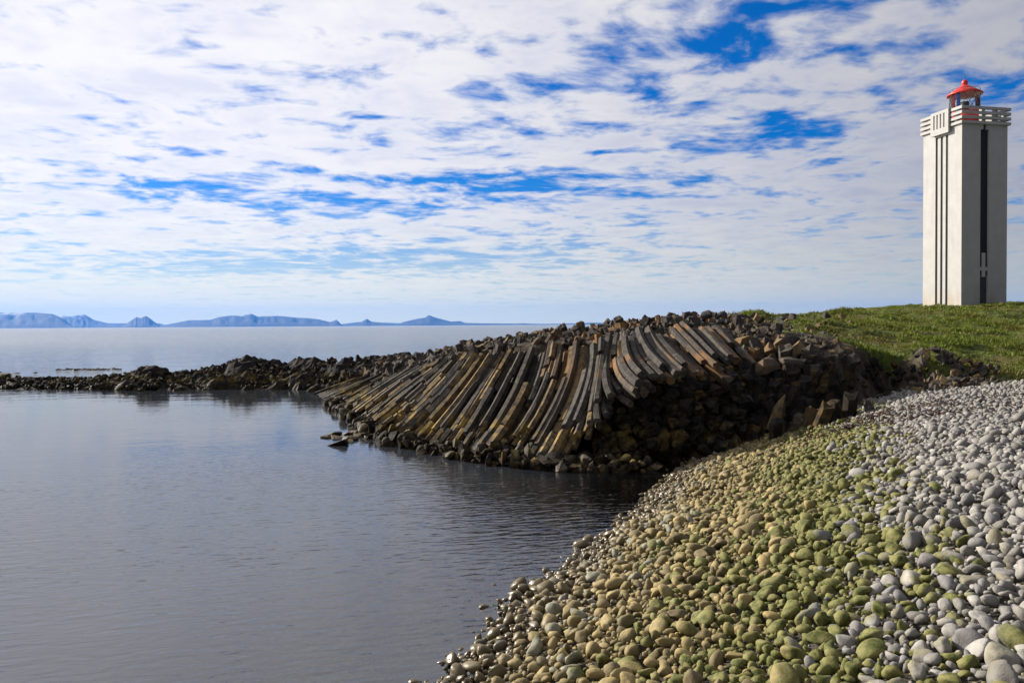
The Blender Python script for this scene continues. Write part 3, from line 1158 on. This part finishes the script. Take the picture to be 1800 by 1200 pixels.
b0 = P(264, 668, 54.5)
tag(lumpy('boulder', TIDAL_SHADE, (b0[0], b0[1] - 0.6, 0.30), (1.55, 1.3, 1.25), 5), 'big humped dark boulder rising from the low reef', 'boulder')
b1 = P(1526, 741, 22.4)
tag(lumpy('boulder', BASALT, (b1[0], b1[1], float(beach_z(b1[0], b1[1])) + 0.16), (0.2, 0.2, 0.3), 9, 3),
    'single dark upright boulder standing alone on the pale upper beach', 'boulder')

# ------------------------------------------------------------------ cobbles
YN = 11.0                      # nearer than this: stones packed one by one; beyond: rows of ever smaller ones
pts = []
cellsz = 0.20
hashg = {}
NTRY = 110000
sizes = np.sort(np.clip(rng.lognormal(math.log(0.031), 0.48, NTRY), 0.020, 0.115))[::-1]
ty = 1.5 + (YN + 0.1 - 1.5) * rng.random(NTRY)
lo = -0.42 + (ty - 9.35) * 0.4027 - 3.2
hi = ty * 0.70 + 2.2
tx = lo + (hi - lo) * rng.random(NTRY)
sd_ = shore_d(tx, ty)
pu_ = rng.random(NTRY)
okm = ~((sd_ < -0.15) & (pu_ > 0.55 * np.exp(sd_ * 0.8)))
for r, x, y in zip(sizes[okm].tolist(), tx[okm].tolist(), ty[okm].tolist()):
    cx, cy = int(x // cellsz), int(y // cellsz)
    ok = True
    for a in (-1, 0, 1):
        for b in (-1, 0, 1):
            for (x2, y2, r2) in hashg.get((cx + a, cy + b), ()):
                if (x - x2) ** 2 + (y - y2) ** 2 < (0.80 * (r + r2)) ** 2:
                    ok = False
                    break
            if not ok:
                break
        if not ok:
            break
    if ok:
        hashg.setdefault((cx, cy), []).append((x, y, r))
        pts.append((x, y, r))
near = np.array(pts)
rows = []
y = YN + 0.05
while y < 28.6:
    h_ = np.interp(y, [11, 14.5, 20, 28], [0.118, 0.104, 0.090, 0.078])
    x0, x1 = -0.42 + (y - 9.35) * 0.4027 - 2.2, min(y * 0.70 + 1.2, 18)
    xs_ = np.arange(x0, x1, h_ * 0.98) + rng.uniform(0, h_)
    xs_ = xs_ + rng.normal(0, 0.22 * h_, len(xs_))
    ys_ = y + rng.normal(0, 0.25 * h_, len(xs_))
    rr = h_ * 0.50 * np.clip(rng.lognormal(0, 0.38, len(xs_)), 0.45, 2.4)
    rows.append(np.stack([xs_, ys_, rr], 1))
    y += h_ * 0.84
far_ = np.concatenate(rows)
PA = np.concatenate([near, far_])
sdv = shore_d(PA[:, 0], PA[:, 1])
kp = (out_dist(PA[:, 0], PA[:, 1])[0] < 0.5) & ~((sdv < -0.15) & (rng.random(len(PA)) > 0.7 * np.exp(sdv * 0.8)))
PA = PA[kp]
NC = len(PA)
zb = beach_z(PA[:, 0], PA[:, 1])
cr_ = PA[:, 2]
c_loc = np.stack([PA[:, 0], PA[:, 1], zb + cr_ * rng.uniform(0.05, 0.85, NC)], 1)
c_sc = np.stack([cr_ * rng.uniform(1.0, 1.6, NC), cr_ * rng.uniform(0.8, 1.15, NC), cr_ * rng.uniform(0.55, 1.0, NC)], 1)
ea, eb, ec = rng.normal(0, 0.45, NC), rng.normal(0, 0.45, NC), rng.uniform(0, 6.283, NC)


def rot_arr(a, b, c):
    ca, sa, cb, sb, cc, sc_ = np.cos(a), np.sin(a), np.cos(b), np.sin(b), np.cos(c), np.sin(c)
    m = np.empty((len(a), 3, 3))
    m[:, 0, 0], m[:, 0, 1], m[:, 0, 2] = cc * cb, cc * sb * sa - sc_ * ca, cc * sb * ca + sc_ * sa
    m[:, 1, 0], m[:, 1, 1], m[:, 1, 2] = sc_ * cb, sc_ * sb * sa + cc * ca, sc_ * sb * ca - cc * sa
    m[:, 2, 0], m[:, 2, 1], m[:, 2, 2] = -sb, cb * sa, cb * ca
    return m


c_mat = rot_arr(ea, eb, ec) * c_sc[:, None, :]
c_shape = rng.integers(0, 14, NC)
c_dist = np.linalg.norm(c_loc - np.array([0, 0, CAM_Z]), axis=1)
ratio = PA[:, 0] / PA[:, 1]
app = np.where((PA[:, 1] > 4.6) & (np.abs(ratio) < 0.66), cr_ / c_dist, 0)
order = np.argsort(-app)
big_i = order[:300]
rest_m = np.ones(NC, bool)
rest_m[big_i] = False


def join_fast(name, sel, shapes):
    Vs, Fs, Rn, off = [], [], [], 0
    for k in range(14):
        ix = np.nonzero(sel & (c_shape == k))[0]
        if not len(ix):
            continue
        V, Fc = shapes[k]
        W_ = np.einsum('nij,vj->nvi', c_mat[ix], V) + c_loc[ix][:, None, :]
        Vs.append(W_.reshape(-1, 3))
        Fs.append((Fc[None] + (np.arange(len(ix)) * len(V))[:, None, None] + off).reshape(-1, 3))
        Rn.append(np.repeat(rng.random(len(ix)), len(V)))
        off += len(ix) * len(V)
    o = link(name, np_mesh(name, np.concatenate(Vs), np.concatenate(Fs), True, {'rnd': np.concatenate(Rn)}), beach, COBBLE)
    o['kind'] = 'stuff'


CMESH = []
for i in range(14):
    me = np_mesh('cobble', *PEB2[i], True)
    me.materials.append(COBBLE)
    CMESH.append(me)
for i in big_i:
    o = link('cobble', CMESH[c_shape[i]], beach)
    M = np.eye(4)
    M[:3, :3] = c_mat[i]
    M[:3, 3] = c_loc[i]
    o.matrix_world = Matrix(M.tolist())
PEB0 = [pebble(100 + i, 1) for i in range(14)]
join_fast('small_cobbles', rest_m & (PA[:, 1] < 20), PEB1)
join_fast('far_cobbles', rest_m & (PA[:, 1] >= 20), PEB0)
print('cobbles', NC, int((rest_m & (PA[:, 1] < 20)).sum()), 'columns', len(COLS), 'rocks', len(rocks))

# heap of angular stones below the grass
heap = bpy.data.objects.new('stone_heap', None)
COL.objects.link(heap)
h0 = PZ(1670, 682, 1.95)
heap.location = h0
bpy.context.view_layer.update()
tag(heap, 'heap of angular brown stones between the pale beach and the grass slope', 'stone heap')
for k in range(150):
    u = random.gauss(1672, 45)
    if not 1605 < u < 1775:
        continue
    dep = random.uniform(24.6, 27.2)
    p = P(u, 600, dep)
    top = np.interp(u, [1600, 1640, 1690, 1775], [0.12, 0.75, 0.4, 0.08]) * np.interp(dep, [24.6, 26.2, 27.2], [0.1, 1.0, 1.0])
    z = max(float(beach_z(p[0], p[1])), on_land(p[0], p[1])[2] if dep > 25.6 else 0) + random.uniform(0.1, 1.0) * top * 0.6
    size = random.choice((0.12, 0.17, 0.22)) * random.uniform(0.8, 1.25)
    o = place('stone', 'block', random.randrange(10), BASALT, tmat((p[0], p[1], z + 0.03), rrot(), (size * 1.3, size, size * 0.8)), None)
    o.parent = heap
    o.matrix_parent_inverse = Matrix.Translation(-Vector(h0))

# dry seaweed on the upper beach
items = []
for k in range(420):
    cx, cy, sx, sy = random.choice(((10.2, 20.6, 0.7, 0.5), (9.6, 19.4, 0.5, 0.35), (11.8, 20.9, 1.6, 0.25), (8.9, 20.9, 0.6, 0.3), (11.0, 18.8, 1.2, 0.2)))
    x, y = random.gauss(cx, sx), random.gauss(cy, sy)
    z = float(beach_z(x, y)) + random.uniform(0.05, 0.14)
    l = random.uniform(0.05, 0.16)
    items.append((random.randrange(10), tmat((x, y, z), rrot(0.5), (l, l * 0.25, 0.015)), random.random()))
sw = join('seaweed', items, lambda i: BLOCKS[i], WEED)
tag(sw, 'reddish brown dried seaweed strewn across the pale cobbles', 'seaweed')

# ------------------------------------------------------------------ grass
NG = 52000
gx = rng.uniform(7, 46, NG)
gy = 21 + 42 * rng.random(NG) ** 1.35
keep = (gx / gy < 0.72) & (gx / gy > 0.22)
gx, gy = gx[keep], gy[keep]
gd, gw = out_dist(gx, gy)
gg = grassiness(gx, gy) + 0.30 * vnoise(gx * 1.1, gy * 1.1, 6.0)
keep = (gd > 0.15) & (gg > 0.42 + 0.2 * rng.random(len(gx)))
keep &= ~((np.abs((gx - 34.2) * 0.977 + (gy - 60.3) * 0.211) < 1.98) & (np.abs(-(gx - 34.2) * 0.211 + (gy - 60.3) * 0.977) < 1.98))
gx, gy = gx[keep], gy[keep]
gz = land_z(gx, gy)
nb = 7
n_t = len(gx)
tall = 0.05 + 0.19 * np.clip(fbm(gx * 0.8, gy * 0.8, 1.0, 3) + 0.25, 0, 1.3)
az = rng.uniform(0, 6.283, (n_t, nb))
ln = rng.uniform(0.25, 0.9, (n_t, nb))
hh = tall[:, None] * rng.uniform(0.6, 1.25, (n_t, nb))
bx = gx[:, None] + rng.normal(0, 0.07, (n_t, nb))
by = gy[:, None] + rng.normal(0, 0.07, (n_t, nb))
bz = np.repeat(gz[:, None], nb, 1) - 0.02
wd = 0.012 + 0.0006 * np.repeat(gy[:, None], nb, 1)
px_, py_ = -np.sin(az) * wd, np.cos(az) * wd
tipx, tipy = bx + np.cos(az) * hh * ln, by + np.sin(az) * hh * ln
V = np.stack([np.stack([bx - px_, by - py_, bz], -1), np.stack([bx + px_, by + py_, bz], -1), np.stack([tipx, tipy, bz + hh], -1)], 2).reshape(-1, 3)
Fc = np.arange(len(V)).reshape(-1, 3)
rn = np.repeat(rng.random(n_t * nb), 3)
gme = np_mesh('grass', V, Fc, False, {'rnd': rn})
tag(link('grass', gme, None, GRASS), 'short green and straw coloured grass covering the slope below the lighthouse', 'grass', kind='stuff')

# ------------------------------------------------------------------ lighthouse
A = R(12.2)
W = 3.9
ZB = 5.30
ctr = np.array([32.7, 58.0]) + W / 2 * np.array([math.cos(A) - math.sin(A), math.sin(A) + math.cos(A)])
lh = bpy.data.objects.new('lighthouse', None)
COL.objects.link(lh)
lh.location = (ctr[0], ctr[1], ZB)
lh.rotation_euler = (0, 0, A)
tag(lh, 'tall square white lighthouse with dark vertical stripes and a red lantern roof', 'lighthouse')


def boxbm(bm, x0, x1, y0, y1, z0, z1):
    v = [bm.verts.new((x, y, z)) for z in (z0, z1) for x, y in ((x0, y0), (x1, y0), (x1, y1), (x0, y1))]
    for f in ((3, 2, 1, 0), (4, 5, 6, 7), (0, 1, 5, 4), (1, 2, 6, 5), (2, 3, 7, 6), (3, 0, 4, 7)):
        bm.faces.new([v[i] for i in f])


def part(name, boxes, mat, parent=lh, bevel=0.0):
    bm = bmesh.new()
    for b in boxes:
        boxbm(bm, *b)
    if bevel:
        bmesh.ops.bevel(bm, geom=bm.edges[:], offset=bevel, segments=1, affect='EDGES')
    me = bpy.data.meshes.new(name)
    bm.to_mesh(me)
    bm.free()
    return link(name, me, parent, mat)


def lathe(name, prof, mat, parent=lh, n=32, smooth=True):
    V, Fc = [], []
    for r, z in prof:
        for k in range(n):
            a = 2 * math.pi * k / n
            V.append((r * math.cos(a), r * math.sin(a), z))
    for i in range(len(prof) - 1):
        for k in range(n):
            k2 = (k + 1) % n
            Fc.append((i * n + k, i * n + k2, (i + 1) * n + k2, (i + 1) * n + k))
    return link(name, np_mesh(name, V, Fc, smooth), parent, mat)


def bar(bm, a, b, r, n=6):
    a, b = Vector(a), Vector(b)
    q = (b - a).to_track_quat('Z', 'Y')
    vs_ = []
    for c in (a, b):
        for k in range(n):
            t = 2 * math.pi * k / n
            vs_.append(bm.verts.new(c + q @ Vector((r * math.cos(t), r * math.sin(t), 0))))
    for k in range(n):
        bm.faces.new((vs_[k], vs_[(k + 1) % n], vs_[n + (k + 1) % n], vs_[n + k]))
    bm.faces.new(vs_[:n][::-1])
    bm.faces.new(vs_[n:])


def bars(name, segs, r, mat, parent=lh):
    bm = bmesh.new()
    for a, b in segs:
        bar(bm, a, b, r)
    me = bpy.data.meshes.new(name)
    bm.to_mesh(me)
    bm.free()
    return link(name, me, parent, mat)


h = W / 2
HS = 13.1                 # shaft height
gd_ = 0.28                # groove depth
# local axes: -Y is the shaded face towards the camera, -X the sunlit face
GY = [(-0.62, -0.38), (-0.10, 0.14), (0.42, 0.66)]       # stripes in the sunlit face (along y)
SX = (-0.36, 0.36)                                          # stripe in the shaded face (along x)
ztop = 12.56
zw_ = 12.72
# the shaft is built round its grooves, so that they are real recesses
shaft_boxes = [(-h + gd_, h, -h + gd_, h, -0.8, HS)]
ed = [-h] + [q for g in GY for q in g] + [h]
for a, b in zip(ed[0::2], ed[1::2]):
    shaft_boxes.append((-h, -h + gd_ + 0.002, a if a > -h else -h + gd_, b, -0.8, ztop))
shaft_boxes.append((-h, -h + gd_ + 0.002, -h + gd_, h, ztop, HS))
shaft_boxes.append((-h, SX[0], -h, -h + gd_, -0.8, HS))
shaft_boxes.append((SX[1], h, -h, -h + gd_, -0.8, HS))
shaft_boxes.append((SX[0], -0.13, -h, -h + gd_, zw_, HS))
shaft_boxes.append((0.13, SX[1], -h, -h + gd_, zw_, HS))
shaft = part('shaft', shaft_boxes, WHITE)
for a, b in GY:
    part('window_stripe', [(-h + gd_ - 0.20, -h + gd_ + 0.01, a + 0.003, b - 0.003, 0.0, ztop - 0.003)], BLACK)
ws = part('stair_window', [(SX[0] + .003, SX[1] - .003, -h + gd_ - 0.14, -h + gd_ + .01, 2.1, zw_ - .003), (-0.127, 0.127, -h + gd_ - 0.14, -h + gd_ + .01, zw_ - .003, HS - .01)], BLACK)
part('cross_ornament', [(-0.14, 0.14, -h + 0.04, -h + gd_ - 0.14, 2.0, 3.75), (SX[0] + .004, -0.143, -h + 0.04, -h + gd_ - 0.14, 2.45, 2.72), (0.143, SX[1] - .004, -h + 0.04, -h + gd_ - 0.14, 2.45, 2.72)], WHITE, ws)
dr = part('door', [(SX[0] + .003, SX[1] - .003, -h + gd_ - 0.10, -h + gd_ + .01, 0.0, 1.98)], DOORM)
part('door_handle', [(0.2, 0.25, -h + gd_ - 0.15, -h + gd_ - 0.10, 0.95, 1.1)], METAL, dr)

# gallery parapet: four bands all round, piers behind them
part('gallery_floor', [(-h - 0.02, h + 0.02, -h - 0.02, h + 0.02, HS + 0.003, HS + 0.10)], WHITE)
ov, th = 0.16, 0.15
o_ = h + ov
bh, gp = 0.20, 0.155
for k in range(4):
    z0 = HS - 0.02 + k * (bh + gp)
    z1 = z0 + bh
    part('parapet_band', [(-o_, o_, -o_, -o_ + th, z0, z1), (-o_, o_, o_ - th, o_, z0, z1), (-o_, -o_ + th, -o_ + th, o_ - th, z0, z1), (o_ - th, o_, -o_ + th, o_ - th, z0, z1)], WHITE)
zt = HS - 0.02 + 4 * bh + 3 * gp
for x, y in ((-0.15, -1), (0.95, -1), (-0.95, 1), (0.95, 1), (1, -0.95), (1, 0.95), (-1, 1.35), (-1, -1.35)):
    if abs(y) == 1:
        yy = y * (o_ - th - 0.13)
        bx_ = (x - 0.14, x + 0.14, yy - 0.127, yy + 0.127)
    else:
        xx = x * (o_ - th - 0.13)
        bx_ = (xx - 0.127, xx + 0.127, y - 0.14, y + 0.14)
    part('parapet_pier', [(*bx_, HS + 0.10, zt - 0.01)], WHITE)
# slotted panel on the sunlit side
py0, py1, pz0, pz1 = -0.95, 0.85, HS - 0.42, zt + 0.07
pf, pb = -o_ - 0.14, -o_ - 0.003
slots = [(-0.58, -0.44), (-0.24, -0.10), (0.10, 0.24), (0.42, 0.56)]
pbx = [(pf, pb, py0, py1, pz0, pz0 + 0.45), (pf, pb, py0, py1, pz1 - 0.22, pz1)]
ed = [py0] + [q for s_ in slots for q in s_] + [py1]
for a, b in zip(ed[0::2], ed[1::2]):
    pbx.append((pf, pb, a, b, pz0 + 0.45, pz1 - 0.22))
pbx.append((pb + 0.003, -h + 0.05, py0 + 0.05, py1 - 0.05, pz0 + 0.02, HS - 0.03))
pn = part('slotted_panel', pbx, WHITE)
part('panel_back', [(-o_ + th + .003, -o_ + th + .06, py0 + 0.05, py1 - 0.05, HS + 0.1, zt - 0.02)], CREAM, pn)

# lantern
lathe('lantern_base', [(0, HS + 0.11), (1.36, HS + 0.11), (1.36, HS + 1.06), (1.10, HS + 1.1), (1.10, HS + 1.29), (1.06, HS + 1.32), (0, HS + 1.32)], RED)
zg0, zg1 = HS + 1.32, HS + 2.68
lathe('lantern_glass', [(1.04, zg0), (1.04, zg1)], GLASS)
sg = []
nb_ = 8
for k in range(nb_):
    a0, a1 = 2 * math.pi * k / nb_, 2 * math.pi * (k + 1) / nb_
    for p_, q_ in ((a0, a1), (a1, a0)):
        sg.append(((1.06 * math.cos(p_), 1.06 * math.sin(p_), zg0), (1.06 * math.cos(q_), 1.06 * math.sin(q_), zg1)))
bars('glazing_bars', sg, 0.016, METAL)
ap = HS + 3.42
rf_ = lathe('lantern_roof', [(1.14, zg1 - 0.06), (1.22, zg1 - 0.05), (1.22, zg1 + 0.03), (0.9, zg1 + 0.25), (0.55, zg1 + 0.48), (0.26, ap - 0.05), (0.2, ap)], RED)
lathe('roof_lining', [(1.14, zg1 - 0.058), (0.9, zg1 + 0.16), (0.3, zg1 + 0.42), (0, zg1 + 0.45)], CREAM, rf_)
bl = [(0.16, ap - 0.02), (0.2, ap + 0.06), (0.22, ap + 0.16), (0.2, ap + 0.27), (0.12, ap + 0.36), (0.0, ap + 0.39)]
lathe('vent_ball', bl, RED, rf_, 20)
bars('lightning_rod', [((0, 0, ap + 0.38), (0, 0, ap + 0.8))], 0.016, METAL, rf_)
rl = []
for k in range(16):
    a0, a1 = 2 * math.pi * k / 16, 2 * math.pi * (k + 1) / 16
    rl.append(((1.02 * math.cos(a0), 1.02 * math.sin(a0), zg1 + 0.33), (1.02 * math.cos(a1), 1.02 * math.sin(a1), zg1 + 0.33)))
    if k % 2 == 0:
        rl.append(((1.02 * math.cos(a0), 1.02 * math.sin(a0), zg1 + 0.12), (1.02 * math.cos(a0), 1.02 * math.sin(a0), zg1 + 0.33)))
bars('roof_rail', rl, 0.015, METAL, rf_)
lamp = lathe('lamp', [(0, zg0), (0.14, zg0), (0.14, zg0 + 0.15), (0.30, zg0 + 0.16), (0.30, zg0 + 0.80), (0.0, zg0 + 0.82)], METAL, lh, 20)
# coloured sector panes behind the glass
def sector(name, a0, a1, mat):
    V, Fc = [], []
    n = 6
    for k in range(n + 1):
        a = a0 + (a1 - a0) * k / n
        for r in (0.99, 1.01):
            for z in (zg0, zg1):
                V.append((r * math.cos(a), r * math.sin(a), z))
    for k in range(n):
        b = k * 4
        Fc += [(b, b + 4, b + 5, b + 1), (b + 2, b + 3, b + 7, b + 6), (b + 1, b + 5, b + 7, b + 3), (b, b + 2, b + 6, b + 4)]
    return link(name, np_mesh(name, V, Fc, False), lh, mat)


sector('blue_pane', R(198), R(212), BLUE)
sector('red_pane', R(172), R(190), RED)

# ------------------------------------------------------------------ far mountains
def mountain(label, prof, depth, thick, seed):
    us = np.array([p[0] for p in prof], float)
    vt = np.array([p[1] for p in prof], float)
    n, k = 90, 17
    uu = np.linspace(us[0], us[-1], n)
    vv = np.interp(uu, us, vt)
    crest = np.array([P(a, b, depth) for a, b in zip(uu, vv)])
    V = np.zeros((n, k, 3))
    for j in range(k):
        f = j / (k - 1) * 2 - 1
        V[:, j, 0] = crest[:, 0] * (1 + f * thick / depth)
        V[:, j, 1] = crest[:, 1] + f * thick
        hgt = np.clip(crest[:, 2], 5, None) * (1 - abs(f)) ** 0.8
        nz = fbm(uu * 0.12 + seed, f * 2 + seed, seed, 4, 0.6)
        V[:, j, 2] = hgt * (1 - 0.38 * np.abs(nz) * min(1, abs(f) * 4)) - (30 if abs(f) == 1 else 0)
    o = link('mountain', np_mesh('mountain', V.reshape(-1, 3), grid_faces(n, k), True), None, MOUNT)
    tag(o, label, 'mountain', 'mountains on the horizon', 'structure')


mountain('flat-topped blue mountain at the far left of the horizon', [(-330, 577), (-250, 560), (-150, 553), (0, 549), (60, 549), (95, 552), (115, 562), (130, 577)], 24000, 2500, 1)
mountain('snow-streaked mountain behind the flat-topped one', [(85, 576), (110, 555), (125, 556), (148, 552), (165, 562), (190, 568), (225, 568), (300, 575)], 29000, 2500, 2)
mountain('small jagged mountain with two peaks left of the broad range', [(212, 576), (232, 562), (240, 557), (247, 559), (256, 555), (262, 558), (268, 563), (285, 575)], 26000, 1800, 3)
mountain('broad mountain range in the middle of the horizon', [(275, 574), (330, 563), (370, 562), (385, 557), (410, 554), (425, 556), (440, 550), (452, 556), (490, 555), (520, 558), (540, 559), (560, 561), (580, 566), (592, 562), (603, 573)], 27000, 2600, 4)
mountain('small pointed peak right of the broad range', [(600, 573), (625, 570), (636, 565), (645, 560), (652, 565), (680, 568), (705, 572)], 28000, 1800, 5)
mountain('low mountain with a knobbed summit far right on the horizon', [(690, 572), (712, 565), (735, 560), (748, 558), (754, 553), (762, 557), (785, 563), (800, 567), (850, 568), (950, 569), (1090, 570)], 28000, 2200, 6)

random.seed(3)
mountain('long low hazy coastline behind the blue peaks', [(u_, 571 - 0.0064 * (u_ - 900) - random.uniform(1.5, 7.5) * (1 if u_ < 820 else 0.45)) for u_ in range(-330, 1100, 17)], 31000, 1200, 7)

# ------------------------------------------------------------------ air
bm = bmesh.new()
boxbm(bm, -40000, 40000, -6000, 33000, -4.0, 760.0)
me = bpy.data.meshes.new('haze')
bm.to_mesh(me)
bm.free()
hm, n = new_mat('haze')
pv = n.add('ShaderNodeVolumePrincipled')
n.put(pv.inputs['Color'], (0.07, 0.34, 1.0))
pv.inputs['Density'].default_value = 2.15e-5
pv.inputs['Anisotropy'].default_value = 0.2
o = n.add('ShaderNodeOutputMaterial')
n.link(pv.outputs[0], o.inputs['Volume'])
tag(link('haze', me, None, hm), 'thin blue haze over the sea towards the mountains', 'haze', kind='stuff')
